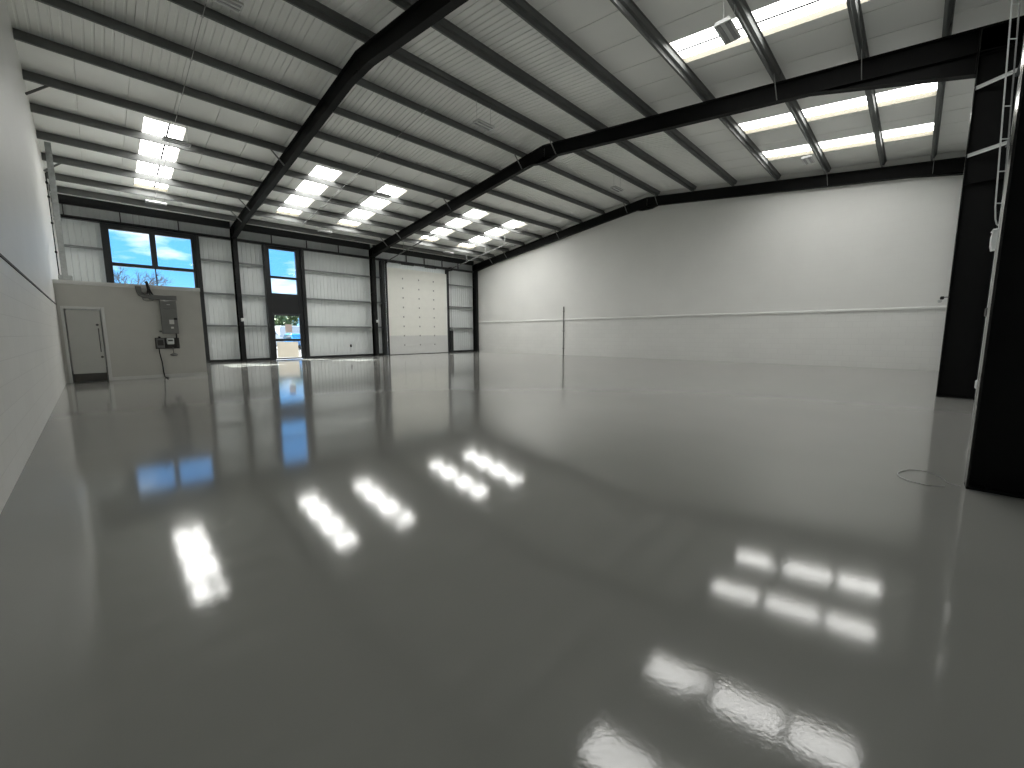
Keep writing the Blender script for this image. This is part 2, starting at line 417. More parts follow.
def rafter(x, far, label):
    ya, yb = (RY, YF1) if far else (YN0, RY)
    t = thing('rafter', label, 'rafter', (x, (ya + yb) / 2, zr((ya + yb) / 2) - RD), 'black roof rafters')
    y0, y1 = (ya, yb) if far else (ya, yb)
    Z = lambda y: zr(min(max(y, ya), yb)) if ya <= y <= yb else zr(y)
    ends = [y0 + (.006 if far else 0), y1 - (0 if far else .006)]
    b = MB()
    b.prism([(ends[0], zr(ends[0]) - TF), (ends[1], zr(ends[1]) - TF), (ends[1], zr(ends[1])), (ends[0], zr(ends[0]))], x - FL, x + FL)
    b.prism([(ends[0], zr(ends[0]) - RD), (ends[1], zr(ends[1]) - RD), (ends[1], zr(ends[1]) - RD + TF), (ends[0], zr(ends[0]) - RD + TF)], x - FL, x + FL)
    b.prism([(ends[0], zr(ends[0]) - RD + TF), (ends[1], zr(ends[1]) - RD + TF), (ends[1], zr(ends[1]) - TF), (ends[0], zr(ends[0]) - TF)], x - TW / 2, x + TW / 2)
    b.build('beam', M['black'], t)
    # apex haunch
    s = 1 if far else -1
    hd = .07 if x == X1 else .15
    q = [(RY + s * .01, zr(RY) - RD), (RY + s * .6, zr(RY + s * .6) - RD), (RY + s * .28, zr(RY) - RD - hd + .01), (RY + s * .01, zr(RY) - RD - hd)]
    b = MB().prism(q, x - TW / 2, x + TW / 2)
    b.prism([q[1], q[2], (q[2][0], q[2][1] + TF), (q[1][0], q[1][1] + .012)], x - FL, x + FL)
    b.prism([q[2], q[3], (q[3][0], q[3][1] + TF), (q[2][0], q[2][1] + TF)], x - FL, x + FL)
    b.box(x - FL, x + FL, min(RY + s * .001, RY + s * .02), max(RY + s * .001, RY + s * .02), q[3][1], zr(RY) - RD)
    b.build('apex_haunch', M['black'], t)
    # eaves haunch
    if far: h = [(22.1, zr(22.1) - RD), (YF0, zr(YF0) - RD), (YF0, 6.08)]
    else: h = [(2.3, zr(2.3) - RD), (YN1, zr(YN1) - RD), (YN1, 6.36)]
    if not far and x == X3: h = [(.6, zr(.6) - RD), (-.78, zr(-.78) - RD), (-.78, 6.62)]
    b = MB().prism(h, x - TW / 2, x + TW / 2)
    dz = TF * 1.2
    b.prism([h[0], h[2], (h[2][0], h[2][1] + dz), (h[0][0], h[0][1] + dz * .6)], x - FL, x + FL)
    b.box(x - FL, x + FL, min(h[1][0], h[1][0] + (-.02 if far else .02)), max(h[1][0], h[1][0] + (-.02 if far else .02)), h[2][1], zr(h[1][0]) - TF)
    b.build('eaves_haunch', M['black'], t)
    return t
for (x, n) in FR:
    a = {'first': 'between left and middle bays', 'middle': 'between middle and gable bays', 'gable': 'against the white gable wall'}[n]
    rafter(x, True, f'black steel rafter on the window side of the ridge, {a}')
    rafter(x, False, f'black steel rafter on the near side of the ridge, {a}')

# ------------------------------------------------------------------ purlins
def purlin_mesh(length, near):
    """Z-shaped purlin with a stepped web, lower flange towards the eaves side seen from the floor; origin under its middle"""
    s = 1 if near else -1
    T = PUR
    P = [(.035, T), (.035, T - .006), (-.004, T - .006), (-.004, .15), (-.074, .142), (-.074, 0), (-.02, 0), (-.02, .006), (-.068, .006), (-.068, .136),
         (.002, .144), (.002, T)]
    P = [(-s * y if near else y, z) for y, z in P]
    if near: P = [(y, z) for y, z in P]
    return MB().prism(P, -length / 2, length / 2)
cache = {}
for ib, (x0, x1, bn) in enumerate(BAYS):
    for near, ys in ((False, PF), (True, PN)):
        for k, y in enumerate(ys):
            sl = (SN if near else -SF)
            key = (ib, near)
            side = 'near side' if near else 'window side'
            lab = f'grey steel roof purlin, {ORD[k]} below the ridge on the {side}, {bn}'
            loc = ((x0 + x1) / 2, y, zr(y))
            if key not in cache:
                o = purlin_mesh(x1 - x0 - .004, near).build('purlin', M['purlin'])
                o.rotation_euler = (math.atan(sl), 0, 0)
                cache[key] = o
            else:
                o = cache[key].copy(); COL.objects.link(o)
            o.location = loc
            tag(o, lab, 'purlin', 'grey roof purlins')

# eaves beams along the window wall and near wall
for ib, (x0, x1, bn) in enumerate(BAYS):
    a, c = (x0 if ib == 0 else x0 + FL + .01), (x1 - FL - .01 if ib < 2 else X3 - FL - .01)
    y = 24.50; z = zr(y)
    P = [(y - .05, z - .08), (y + .05, z - .08), (y + .05, z + .24), (y - .05, z + .26), (y - .05, z + .06), (y - .035, z + .05), (y - .035, z - .0), (y - .05, z - .02)]
    tag(MB().prism(P, a, c).build('eaves_beam', M['alu'], loc=((a + c) / 2, y, z)), f'black eaves beam above the window wall cladding, {bn}', 'beam', 'black eaves beams')
    # black head rail over the windows
    P = [(24.44, 5.99), (24.68, 5.99), (24.68, 6.10), (24.44, 6.10), (24.44, 6.085), (24.66, 6.085), (24.66, 6.005), (24.44, 6.005)]
    tag(MB().prism(P, a, c).build('head_rail', M['alu'], loc=((a + c) / 2, 24.5, 6.04)), f'long black rail running above the openings of the window wall, {bn}', 'rail', 'black head rails')

# side rails of the window wall
SEG = [(XL + .01, WX0 - .14, [4.95], 'between the left wall and big window'), (WX1 + .10, X1 - FL - .005, [1.8, 3.37, 4.95], 'between the big window and first column'),
       (X1 + FL + .005, GX0 - .17, [1.8, 3.37, 4.95], 'between first column and tall glazing'), (GX1 + .17, X2 - FL - .005, [1.8, 3.37, 4.95], 'between tall glazing and middle column'),
       (X2 + FL + .005, 13.22, [1.8, 3.37, 4.95], 'between middle column and sectional door'), (18.54, X3 - FL - .005, [1.8, 3.37, 4.95], 'between sectional door and corner column')]
RW = {1.8: 'lowest', 3.37: 'middle', 4.95: 'upper'}
for x0, x1, zs, nm in SEG:
    first = None
    for z in zs:
        if first is None:
            P = [(24.58, z - .045), (24.82, z - .045), (24.82, z + .045), (24.76, z + .045), (24.76, z - .037), (24.588, z - .037), (24.588, z - .01), (24.58, z - .01)]
            o = first = MB().prism(P, x0, x1).build('side_rail', M['rail'], loc=((x0 + x1) / 2, 24.7, z))
        else:
            o = first.copy(); COL.objects.link(o); o.location = ((x0 + x1) / 2, 24.7, z)
        tag(o, f'{RW[z]} grey side rail on the cladding {nm}' if len(zs) > 1 else f'grey side rail on the cladding {nm}', 'rail', 'grey side rails')

# black posts framing the openings
def post(x, w, y0, y1, z1, label):
    b = MB().box(x - w / 2, x + w / 2, y0, y0 + .012, 0, z1).box(x - w / 2, x + w / 2, y1 - .012, y1, 0, z1).box(x - w / 2, x - w / 2 + .012, y0 + .012, y1 - .012, 0, z1).box(x + w / 2 - .012, x + w / 2, y0 + .012, y1 - .012, 0, z1)
    return tag(b.build('wall_post', M['alu'], loc=(x, (y0 + y1) / 2, 0)), label, 'post', 'black window wall posts')
post(WX0 - .06, .15, 24.47, 24.72, 5.985, 'black post along the left side of the big window')
post(WX1 - .01, .17, 24.47, 24.72, 5.985, 'black post along the right side of the big window, down to the floor')
post(GX0 - .07, .17, 24.44, 24.72, 5.985, 'black post on the left of the glass door and tall window')
post(GX1 + .07, .17, 24.44, 24.72, 5.985, 'black post on the right of the glass door and tall window')
post(13.34, .20, 24.47, 24.80, 5.985, 'black post at the left side of the white sectional door')
post(18.46, .13, 24.52, 24.80, 5.985, 'black post at the right side of the white sectional door')

# thin ties in the strip above the head rail
TX = [(-.34, 'near the left wall'), (1.32, 'over the left half of the big window'), (3.27, 'over the right half of the big window'), (7.12, 'over the tall glazing'), (8.88, 'just right of the tall glazing'),
      (10.66, 'midway between tall glazing and middle column'), (15.19, 'over the left half of the sectional door'), (16.6, 'over the middle of the sectional door'), (18.11, 'over the right side of the sectional door'), (19.56, 'between sectional door and corner column')]
src = None
for x, w in TX:
    if src is None:
        o = src = MB().box(x - .016, x + .016, 24.70, 24.78, 6.10, 6.56).build('rail_tie', M['alu'], loc=(x, 24.74, 6.1))
    else:
        o = src.copy(); COL.objects.link(o); o.location = (x, 24.74, 6.1)
    tag(o, f'thin dark vertical tie in the cladding strip {w}', 'tie', 'dark ties above the head rail')

# fly braces between purlins and rafters
def brace(x, sx, y, k, side, n):
    zt = zr(y) + .03; s = 1 if y < RY else -1
    a = (x + sx * .46, y - s * .01, zt); c = (x + sx * .03, y - s * .01, zr(y) - RD + .03)
    b = MB().bar(a, c, .05, .012)
    hand = 'left' if sx < 0 else 'right'
    tag(b.build('fly_brace', M['brace'], loc=c), f'small grey brace from {ORD[k]} {side} purlin to the {hand} of the {n} rafter', 'brace', 'grey fly braces')
for n, x, sides in (('first', X1, (-1, 1)), ('middle', X2, (-1, 1)), ('gable', X3, (-1,))):
    for sx in sides:
        for k in ((3, 6, 7) if n == 'first' else (0, 3, 6, 7)) if sx < 0 else (6, 7): brace(x, sx, PF[k], k, 'window side', n)
        if sx < 0:
            for k in ((0, 4, 5) if n != 'gable' else (0, 4, 6)): 
                if n == 'first': continue
                brace(x, sx, PN[k], k, 'near side', n)
for k, w in ((3, 'fourth'), (6, 'seventh')):
    y = PF[k]
    tag(MB().bar((XL + .42, y - .02, zr(y) + .03), (XL + .005, y - .02, zr(y) - .33), .05, .03).build('fly_brace', M['purlin'], loc=(XL, y, zr(y) - .3)), f'short dark brace from the {w} window side purlin to the left wall', 'brace', 'grey fly braces')

# thin conduits under the purlins, running up the slope
def roof_run(x, y0, y1, label, r=.008):
    b = MB(); n = max(2, int(abs(y1 - y0) / .5)); pts = []
    for i in range(n + 1):
        y = y0 + (y1 - y0) * i / n; pts.append((x, y, zr(y) - .016))
    b.tube(pts, r, 6)
    for y in [q for q in PF + PN if min(y0, y1) < q < max(y0, y1)]: b.box(x - .03, x + .03, y - .03, y + .03, zr(y) - .006, zr(y) + .0)
    tag(b.build('roof_conduit', M['rod'], loc=(x, y0, zr(y0))), label, 'conduit', 'thin roof conduits')
roof_run(2.32, 22.9, 10.7, 'thin conduit crossing the purlins in the bay beside the left wall')
roof_run(7.92, 22.4, 11.4, 'thin pale conduit crossing the purlins in the middle bay')

# ------------------------------------------------------------------ hanging lights
LAB = {(0, 0): 'hung nearest the big window in the left bay', (0, 1): 'in front of the skylight in the left bay', (0, 2): 'cut by the top edge of the photo, left bay',
       (1, 0): 'hung nearest the tall glazing in the middle bay', (1, 1): 'beside the skylight strip in the middle bay', (1, 2): 'under the ridge of the middle bay', (1, 3): 'against the bright skylight at upper right',
       (2, 0): 'hung nearest the sectional door in the gable bay', (2, 1): 'near the gable rafter on the window slope', (2, 2): 'under the ridge of the gable bay', (2, 3): 'below the two near-slope skylights of the gable bay'}
proto = None
for i, x in enumerate((2.33, 9.03, 16.95)):
    for j, (y, k) in enumerate(((22.45, 6.66), (16.35, 7.10), (10.02, 7.72), (2.98, 6.96))):
        if (i, j) not in LAB: continue
        xx = x if (i, j) not in ((1, 3), (2, 1)) else {(1, 3): 8.86, (2, 1): 17.2}[(i, j)]
        lab = 'pale hanging box light ' + LAB[(i, j)]
        if proto is None:
            t = proto = thing('pendant_light', lab, 'light', (xx, y, k), 'hanging box lights')
            b = MB(); w, d = .33, .15
            b.prism([(y - d, k), (y + d, k), (y + d - .03, k + .06), (y - d + .03, k + .06)], xx - w, xx + w)
            b.build('housing', M['lamp'], t)
            for q in (-.07, .07):
                MB().cbox(xx - w + .03, xx + w - .03, y + q - .035, y + q + .035, k - .012, k + .001, .006).build('lens', M['lens'], t)
            for sx in (-1, 1):
                MB().tube([(xx + sx * .28, y, k + .055), (xx + sx * .28, y, zr(y) + .01)], .006, 5).build('suspension_wire', M['rod'], t)
            MB().cbox(xx - .1, xx + .1, y - .04, y + .04, k + .06, k + .1, .01).build('driver_box', M['lamp'], t)
            base_len = zr(y) + .01 - (k + .055)
        else:
            t = dup(proto, (xx, y, k), lab)
            for ch in t.children:
                if ch.name.startswith('suspension_wire'):
                    f = (zr(y) + .01 - (k + .055)) / base_len
                    ch.scale.z = f; ch.location.z = .055 * (1 - f)

# ------------------------------------------------------------------ partition room with the personnel door
PY, PX1, PZ = 17.19, 2.667, 2.89
OX0, OX1, OZ = -.482, .266, 2.108
b = MB()
b.box(XL + .001, OX0, PY, PY + .1, 0, PZ).box(OX1, PX1, PY, PY + .1, 0, PZ).box(OX0, OX1, PY, PY + .1, OZ, PZ)
b.box(PX1 - .1, PX1, PY + .1, 24.46, 0, PZ)
b.box(XL + .001, PX1 - .1, PY + .1, 24.46, PZ - .12, PZ)
tag(b.build('wall_partition', M['plaster']), 'low white partition box in the left corner holding the personnel door', 'wall', kind='structure')
tag(MB().prism([(PY - .022, PZ - .10), (PY, PZ - .10), (PY, PZ + .012), (PY - .018, PZ + .012)], XL + .001, PX1 + .01).build('trim_partition', M['trim']), 'white capping along the top edge of the low partition', 'trim', kind='structure')
tag(MB().box(OX1 + .075, PX1, PY - .014, PY, 0, .1).build('baseboard_partition', M['trim']), 'white skirting at the foot of the low partition', 'baseboard', kind='structure')
t = thing('door_1', 'white flush personnel door with dark kick plate in the low partition', 'door', ((OX0 + OX1) / 2, PY, 0), kind='structure')
b = MB()
for x0, x1 in ((OX0 - .06, OX0 + .004), (OX1 - .004, OX1 + .075)): b.cbox(x0, x1, PY - .018, PY + .1, 0, OZ + .07, .004)
b.cbox(OX0 + .004, OX1 - .004, PY - .018, PY + .1, OZ - .004, OZ + .07, .004)
b.build('frame', M['trim'], t)
leaf = MB().cbox(OX0 + .032, OX1 - .032, PY + .004, PY + .048, .008, OZ - .032, .003).build('leaf', M['doorleaf'], t)
MB().box(OX0 + .034, OX1 - .034, PY + .0005, PY + .004, .012, .25).build('kick_plate', M['kick'], leaf)
b = MB().tube([(.17, PY + .004, .90), (.17, PY - .045, .90), (.17, PY - .045, .87), (.17, PY - .045, 1.56), (.17, PY - .045, 1.53), (.17, PY + .004, 1.53)], .012, 8)
b.build('pull_handle', M['chrome'], leaf)
for x, z, nm in ((.155, 1.66, 'lock_cylinder'), (.18, .72, 'thumb_turn')):
    MB().tube([(x, PY + .004, z), (x, PY - .022, z)], .032, 12).build(nm, M['chrome'], leaf)

# trunking and switchgear on the partition
f = PY
b = MB()
b.prism([(1.07, 2.84), (1.20, 2.84), (1.21, 2.68), (1.27, 2.62), (1.36, 2.60), (1.36, 2.50), (1.25, 2.50), (1.13, 2.56), (1.085, 2.68)], f - .10, f - .001, 'y')
b.cbox(1.36, 2.03, f - .11, f - .001, 2.46, 2.60, .006)
tag(b.build('cable_trunking', M['tray'], loc=(1.5, f, 2.55)), 'grey elbowed trunking above the switchgear on the low partition', 'trunking')
b = MB().tube([(1.40, f - .05, 2.60), (1.37, f - .06, 2.72), (1.33, f - .06, 2.98), (1.33, f + .1, 3.0)], .022, 6).tube([(1.46, f - .05, 2.60), (1.40, f - .07, 2.75), (1.36, f - .07, 2.99), (1.36, f + .1, 3.02)], .022, 6).tube([(1.33, f - .06, 2.62), (1.36, f - .07, 2.76), (1.345, f - .06, 2.93)], .018, 6)
tag(b.build('black_cable', M['rubber'], loc=(1.4, f, 2.6)), 'bundle of black cables dropping over the partition top into the trunking', 'cable')
b = MB().tube([(1.22, f - .02, 2.50), (1.23, f - .03, 2.44), (1.30, f - .03, 2.41), (1.42, f - .03, 2.42), (1.5, f - .03, 2.47)], .009, 6)
tag(b.build('cable_loop', M['grey'], loc=(1.3, f, 2.45)), 'small grey cable loop sagging beneath the elbowed trunking', 'cable')
t = thing('switchgear_cabinet', 'tall grey switchgear cabinet on the low partition under the trunking', 'cabinet', (1.80, f, 1.41))
MB().cbox(1.595, 2.0, f - .18, f - .001, 1.40, 2.455, .01).build('body', M['box'], t)
MB().cbox(1.61, 1.985, f - .19, f - .18, 2.19, 2.44, .004).build('top_cover', M['box'], t)
d = MB().cbox(1.61, 1.985, f - .20, f - .18, 1.42, 2.165, .006).build('cabinet_door', M['box'], t)
for x0, x1, z0, z1 in ((1.78, 1.90, 1.70, 1.84), (1.81, 1.88, 1.56, 1.62)): MB().box(x0, x1, f - .203, f - .2, z0, z1).build('label_plate', M['label'], d)
MB().box(1.76, 1.84, f - .193, f - .19, 2.30, 2.325).build('label_plate', M['label'], t)
MB().cbox(1.90, 1.985, f - .215, f - .2, 1.84, 1.90, .004).build('handle', M['rubber'], d)
MB().tube([(1.595, f - .06, 1.47), (1.53, f - .06, 1.47)], .025, 8).build('cable_gland', M['box'], t)
t = thing('meter_board', 'row of dark meter boxes with a white cover below the grey cabinet', 'meter board', (1.7, f, .94))
MB().cbox(1.40, 2.0, f - .03, f - .001, .92, 1.27, .004).build('backboard', M['box_d'], t)
g = MB().cbox(1.42, 1.62, f - .13, f - .03, .95, 1.25, .012).build('meter_box', M['box'], t)
MB().cbox(1.45, 1.59, f - .14, f - .13, 1.03, 1.2, .004).build('meter_window', M['box_d'], g)
g = MB().cbox(1.68, 1.86, f - .14, f - .03, 1.06, 1.26, .02).build('white_cover', M['white'], t)
MB().box(1.71, 1.83, f - .143, f - .14, 1.16, 1.2).build('label_plate', M['box_d'], g)
MB().cbox(1.90, 1.985, f - .10, f - .03, .96, 1.24, .01).build('isolator', M['box_d'], t)
MB().tube([(1.94, f - .06, 1.24), (1.94, f - .06, 1.41)], .02, 6).build('conduit', M['rubber'], t)
MB().tube([(1.5, f - .07, 1.25), (1.52, f - .07, 1.31)], .03, 8).build('cable_gland', M['rubber'], t)
MB().tube([(1.82, f - .05, .96), (1.83, f - .05, .76)], .012, 6).build('sensor_lead', M['box'], t)
b = MB().add([], [])
for (z, r), (z2, r2) in zip([(.78, .03), (.75, .095), (.71, .10), (.685, .06)], [(.75, .095), (.71, .10), (.685, .06), (.68, .001)]):
    n = 14
    b.add([(1.83 + r * math.cos(2 * math.pi * i / n), f - .11 + r * math.sin(2 * math.pi * i / n), z) for i in range(n)] + [(1.83 + r2 * math.cos(2 * math.pi * i / n), f - .11 + r2 * math.sin(2 * math.pi * i / n), z2) for i in range(n)],
          [(i, (i + 1) % n, n + (i + 1) % n, n + i) for i in range(n)])
b.build('bell', M['grey'], t)
b = MB().tube([(1.475, f - .08, .95), (1.48, f - .05, .8), (1.52, f - .04, .5), (1.53, f - .04, .2), (1.545, f - .045, .03), (1.56, f - .12, .014), (1.60, f - .4, .013), (1.55, f - .7, .013)], .015, 7)
tag(b.build('power_cable', M['rubber'], loc=(1.5, f, 0)), 'black cable hanging from the meter boxes down to the floor', 'cable')

# vertical trunking riser on the partition roof
b = MB()
cx, cy = -.41, 19.62
b.box(cx - .07, cx + .07, cy - .05, cy - .044, 3.2, 7.26).box(cx - .07, cx - .064, cy - .044, cy + .05, 3.2, 7.26).box(cx + .064, cx + .07, cy - .044, cy + .05, 3.2, 7.26).box(cx - .09, cx + .09, cy - .06, cy + .05, 4.95, 5.0)
t = thing('trunking_riser', 'grey vertical trunking rising from the partition roof along the left wall', 'trunking', (cx, cy, PZ))
b.build('channel', M['galv'], t)
b = MB().cbox(cx - .15, cx + .17, cy - .12, cy + .08, 2.90, 3.26, .015); b.build('base_box', M['galv'], t)
b = MB().tube([(XL + .03, 21.2, 2.95), (XL + .03, 21.2, 6.75)], .014, 8)
t = thing('wall_conduit', 'thin conduit with saddles clipped up the left wall behind the trunking', 'conduit', (XL, 21.2, 2.95))
b.build('pipe', M['black'], t)
for z in (3.3, 4.15, 5.1, 5.95, 6.4): MB().cbox(XL, XL + .06, 21.14, 21.26, z, z + .06, .008).build('saddle', M['black'], t)

# ------------------------------------------------------------------ windows and doors in the window wall
def frame_bars(t, bars, y0, y1, name='frame', m='alu'):
    b = MB()
    for x0, x1, z0, z1 in bars: b.cbox(x0, x1, y0, y1, z0, z1, .006)
    return b.build(name, M[m], t)
def panes(t, ps, y):
    for x0, x1, z0, z1 in ps: MB().box(x0, x1, y - .004, y + .004, z0, z1).build('pane', M['glass'], t)
t = thing('window_1', 'wide black framed window above the low partition showing sky and bare tree', 'window', ((WX0 + WX1) / 2, 24.6, WZ0), kind='structure')
frame_bars(t, [(WX0, .91, WZ0, WZ1), (3.66, WX1, WZ0, WZ1), (.91, 3.66, 5.79, WZ1), (.91, 3.66, WZ0, 3.05), (2.19, 2.39, 4.43, 5.79), (.91, 3.66, 4.29, 4.43), (2.27, 2.31, 3.05, 4.29)], 24.56, 24.72)
panes(t, [(.91, 2.19, 4.43, 5.79), (2.39, 3.66, 4.43, 5.79), (.91, 2.27, 3.05, 4.29), (2.31, 3.66, 3.05, 4.29)], 24.64)
t = thing('window_2', 'tall narrow black framed window over the glass door', 'window', ((GX0 + GX1) / 2, 24.6, 2.5), kind='structure')
frame_bars(t, [(GX0, 6.91, 2.5, GZ1), (8.19, GX1, 2.5, GZ1), (6.91, 8.19, 5.83, GZ1), (6.91, 8.19, 4.33, 4.45)], 24.56, 24.72)
MB().cbox(6.91, 8.19, 24.58, 24.70, 2.5, 3.55, .004).build('spandrel_panel', M['alu'], t)
panes(t, [(6.91, 8.19, 4.45, 5.83), (6.91, 8.19, 3.55, 4.33)], 24.64)
t = thing('door_2', 'black framed glass entrance door with a paper notice on its upper pane', 'door', ((GX0 + GX1) / 2, 24.6, 0), kind='structure')
frame_bars(t, [(GX0, 6.88, 0, 2.498), (8.30, GX1, 0, 2.498), (6.88, 8.30, 2.44, 2.498)], 24.56, 24.72)
lf = frame_bars(t, [(6.885, 6.95, .02, 2.435), (8.20, 8.295, .02, 2.435), (6.95, 8.20, 2.38, 2.435), (6.95, 8.20, 1.0, 1.13), (6.95, 8.20, .02, .09)], 24.60, 24.67, 'leaf')
for q in ((6.95, 8.20, 1.13, 2.38), (6.95, 8.20, .09, 1.0)): MB().box(q[0], q[1], 24.63, 24.64, q[2], q[3]).build('pane', M['glass'], lf)
MB().tube([(8.10, 24.60, .35), (8.10, 24.55, .35), (8.10, 24.55, .85), (8.10, 24.60, .85)], .016, 8).build('pull_handle', M['chrome'], lf)
tag(MB().box(7.46, 7.80, 24.622, 24.628, 1.48, 1.92).build('paper_notice', M['notice'], loc=(7.6, 24.62, 1.5)), 'pinkish paper notice stuck on the upper pane of the glass door', 'notice')

film = bpy.data.materials.new('translucent_protective_film'); film.use_nodes = True
N_, L_ = film.node_tree.nodes, film.node_tree.links
tl = N_.new('ShaderNodeBsdfTranslucent'); tl.inputs[0].default_value = (.42, .39, .35, 1)
nz_ = N_.new('ShaderNodeTexNoise'); nz_.inputs['Scale'].default_value = 3
mr_ = N_.new('ShaderNodeMapRange'); mr_.inputs['To Min'].default_value = .25; mr_.inputs['To Max'].default_value = .4
L_.new(nz_.outputs['Fac'], mr_.inputs['Value'])
ms = N_.new('ShaderNodeMixShader'); L_.new(mr_.outputs[0], ms.inputs[0])
N_['Principled BSDF'].inputs['Base Color'].default_value = (.62, .59, .55, 1)
L_.new(tl.outputs[0], ms.inputs[1]); L_.new(N_['Principled BSDF'].outputs[0], ms.inputs[2]); L_.new(ms.outputs[0], N_['Material Output'].inputs['Surface'])
tag(MB().box(7.0, 8.06, 24.622, 24.628, .11, .96).build('protective_sheet', film, loc=(7.5, 24.62, .1)), 'pale beige protective sheet covering the lower pane of the glass door', 'sheet')

# sectional door
t = thing('door_3', 'large white sectional overhead door with rows of hinges beside the corner', 'door', ((DX0 + DX1) / 2, 24.5, 0), kind='structure')
PH = 5.62 / 9
for i in range(9):
    z0, z1 = .012 + i * PH, .012 + (i + 1) * PH - .012
    p = MB().cbox(13.60, 18.31, 24.51, 24.55, z0, z1, .008)
    p.box(13.60, 18.31, 24.517, 24.543, z1 - .002, z1 + .014)
    p = p.build('panel', M['secpanel2' if i < 2 else 'secpanel'], t)
    if i < 8:
        for x in (14.72, 15.95, 17.15):
            MB().cbox(x - .04, x + .04, 24.495, 24.512, z1 - .045, z1 + .055, .004).build('hinge', M['hinge'], p)
for x0, x1 in ((13.46, 13.58), (18.32, 18.44)):
    MB().box(x0, x1, 24.44, 24.49, 0, 5.9).build('vertical_track', M['alu'], t)
MB().cbox(13.60, 18.31, 24.50, 24.56, 0, .03, .004).build('bottom_seal', M['rubber'], t)
b = MB().tube([(13.40, 24.36, 5.93), (18.70, 24.36, 5.93)], .025, 8)
b.build('spring_shaft', M['alu'], t)
for x0, x1 in ((14.6, 15.5), (16.4, 17.3)): MB().tube([(x0, 24.36, 5.93), (x1, 24.36, 5.93)], .065, 10).build('torsion_spring', M['alu'], t)
for x in (13.52, 18.40): MB().tube([(x - .03, 24.36, 5.93), (x + .03, 24.36, 5.93)], .11, 14).build('cable_drum', M['alu'], t)
MB().cbox(18.44, 18.66, 24.22, 24.50, 5.88, 6.12, .02).build('drive_unit', M['alu'], t)
for x, yend in ((13.52, 18.1), (18.38, 18.4)):
    y0 = 24.36; zt = lambda y: 5.93 + (24.36 - y) * .155
    b = MB().bar((x, y0, zt(y0)), (x, yend, zt(yend)), .05, .03)
    tr = b.build('sloping_track', M['purlin'], t)
    for y in (22.3, 20.4, 18.6): MB().bar((x + .02, y, zt(y)), (x + .02, y, zr(y) + .02), .03, .006).build('hanger', M['brace'], tr)
    MB().bar((x - .02, yend, zt(yend) + .01), (x + .75, yend, zt(yend) + .01), .05, .04).build('end_bracket', M['brace'], tr)
t = thing('chain_hoist', 'black hand chain hoist box on the right of the sectional door', 'hoist', (18.60, 24.4, .1))
MB().cbox(18.46, 18.74, 24.36, 24.50, .14, 1.62, .03).build('guard', M['alu'], t)
MB().cbox(18.50, 18.66, 24.34, 24.46, 1.64, 1.86, .02).build('bracket', M['rail'], t)
for x in (18.56, 18.64): MB().tube([(x, 24.42, 1.6), (x, 24.42, 5.9)], .008, 5).build('chain', M['grey'], t)

# small fittings on the window wall
def small_box(name, label, cat, x, y, z, w, d, h, m):
    t = thing(name, label, cat, (x, y, z))
    MB().cbox(x - w / 2, x + w / 2, y - d, y, z - h / 2, z + h / 2, .012).build('body', M[m], t)
    MB().cbox(x - w * .3, x + w * .3, y - d - .015, y - d, z - h * .2, z + h * .2, .008).build('cover', M[m], t)
small_box('call_point', 'small white box fixed on the first black column of the window wall', 'box', X1 + .03, YF0 + .006, 2.1, .11, .08, .16, 'white')
small_box('call_point', 'small white box fixed on the middle black column of the window wall', 'box', X2 + .03, YF0 + .006, 2.17, .11, .08, .16, 'white')
t = thing('outside_tap', 'small dark fitting low on the cladding between glass door and middle column', 'fitting', (11.15, YWALL, .6))
MB().cbox(11.10, 11.20, YWALL - .03, YWALL + .006, .58, .74, .01).build('plate', M['rubber'], t)
MB().tube([(11.15, YWALL - .03, .67), (11.15, YWALL - .1, .67), (11.15, YWALL - .1, .58)], .018, 8).build('spout', M['rubber'], t)

# ------------------------------------------------------------------ gable wall pipe
t = thing('standing_pipe', 'slim grey vertical pipe standing against the white gable wall', 'pipe', (XR - .04, 16.05, 0))
MB().tube([(XR - .04, 16.05, 0), (XR - .04, 16.05, 3.05)], .03, 10).build('pipe', M['grey'], t)
for z in (.4, 1.5, 2.75): MB().cbox(XR - .075, XR, 16.0, 16.1, z, z + .03, .004).build('clip', M['grey'], t)

# ------------------------------------------------------------------ things by the near columns
def stay(z, label):
    x = X2 - .02
    b = MB().bar((x - .03, YN1 + .0, z), (x - .26, YNEAR + .03, z + .05), .06, .008)
    b.bar((x - .03, YN1 + .0, z + .028), (x - .26, YNEAR + .03, z + .078), .008, .05)
    tag(b.build('column_stay', M['white'], loc=(x - .1, -.8, z)), label, 'brace', 'pale column stays')
stay(6.10, 'upper pale angle stay crossing in front of the second black column')
stay(4.85, 'lower pale angle stay crossing in front of the second black column')
for z, w in ((6.14, 'upper'), (4.9, 'lower')):
    P = [(YNEAR, z - .04), (YNEAR + .09, z - .04), (YNEAR + .09, z - .03), (YNEAR + .01, z - .03), (YNEAR + .01, z + .04), (YNEAR, z + .04)]
    tag(MB().prism(P, X1 + FL + .01, X2 - FL - .01).build('side_rail', M['rail'], loc=(9, YNEAR, z)), f'{w} pale rail on the cladding behind the big black right column', 'rail', 'grey side rails')
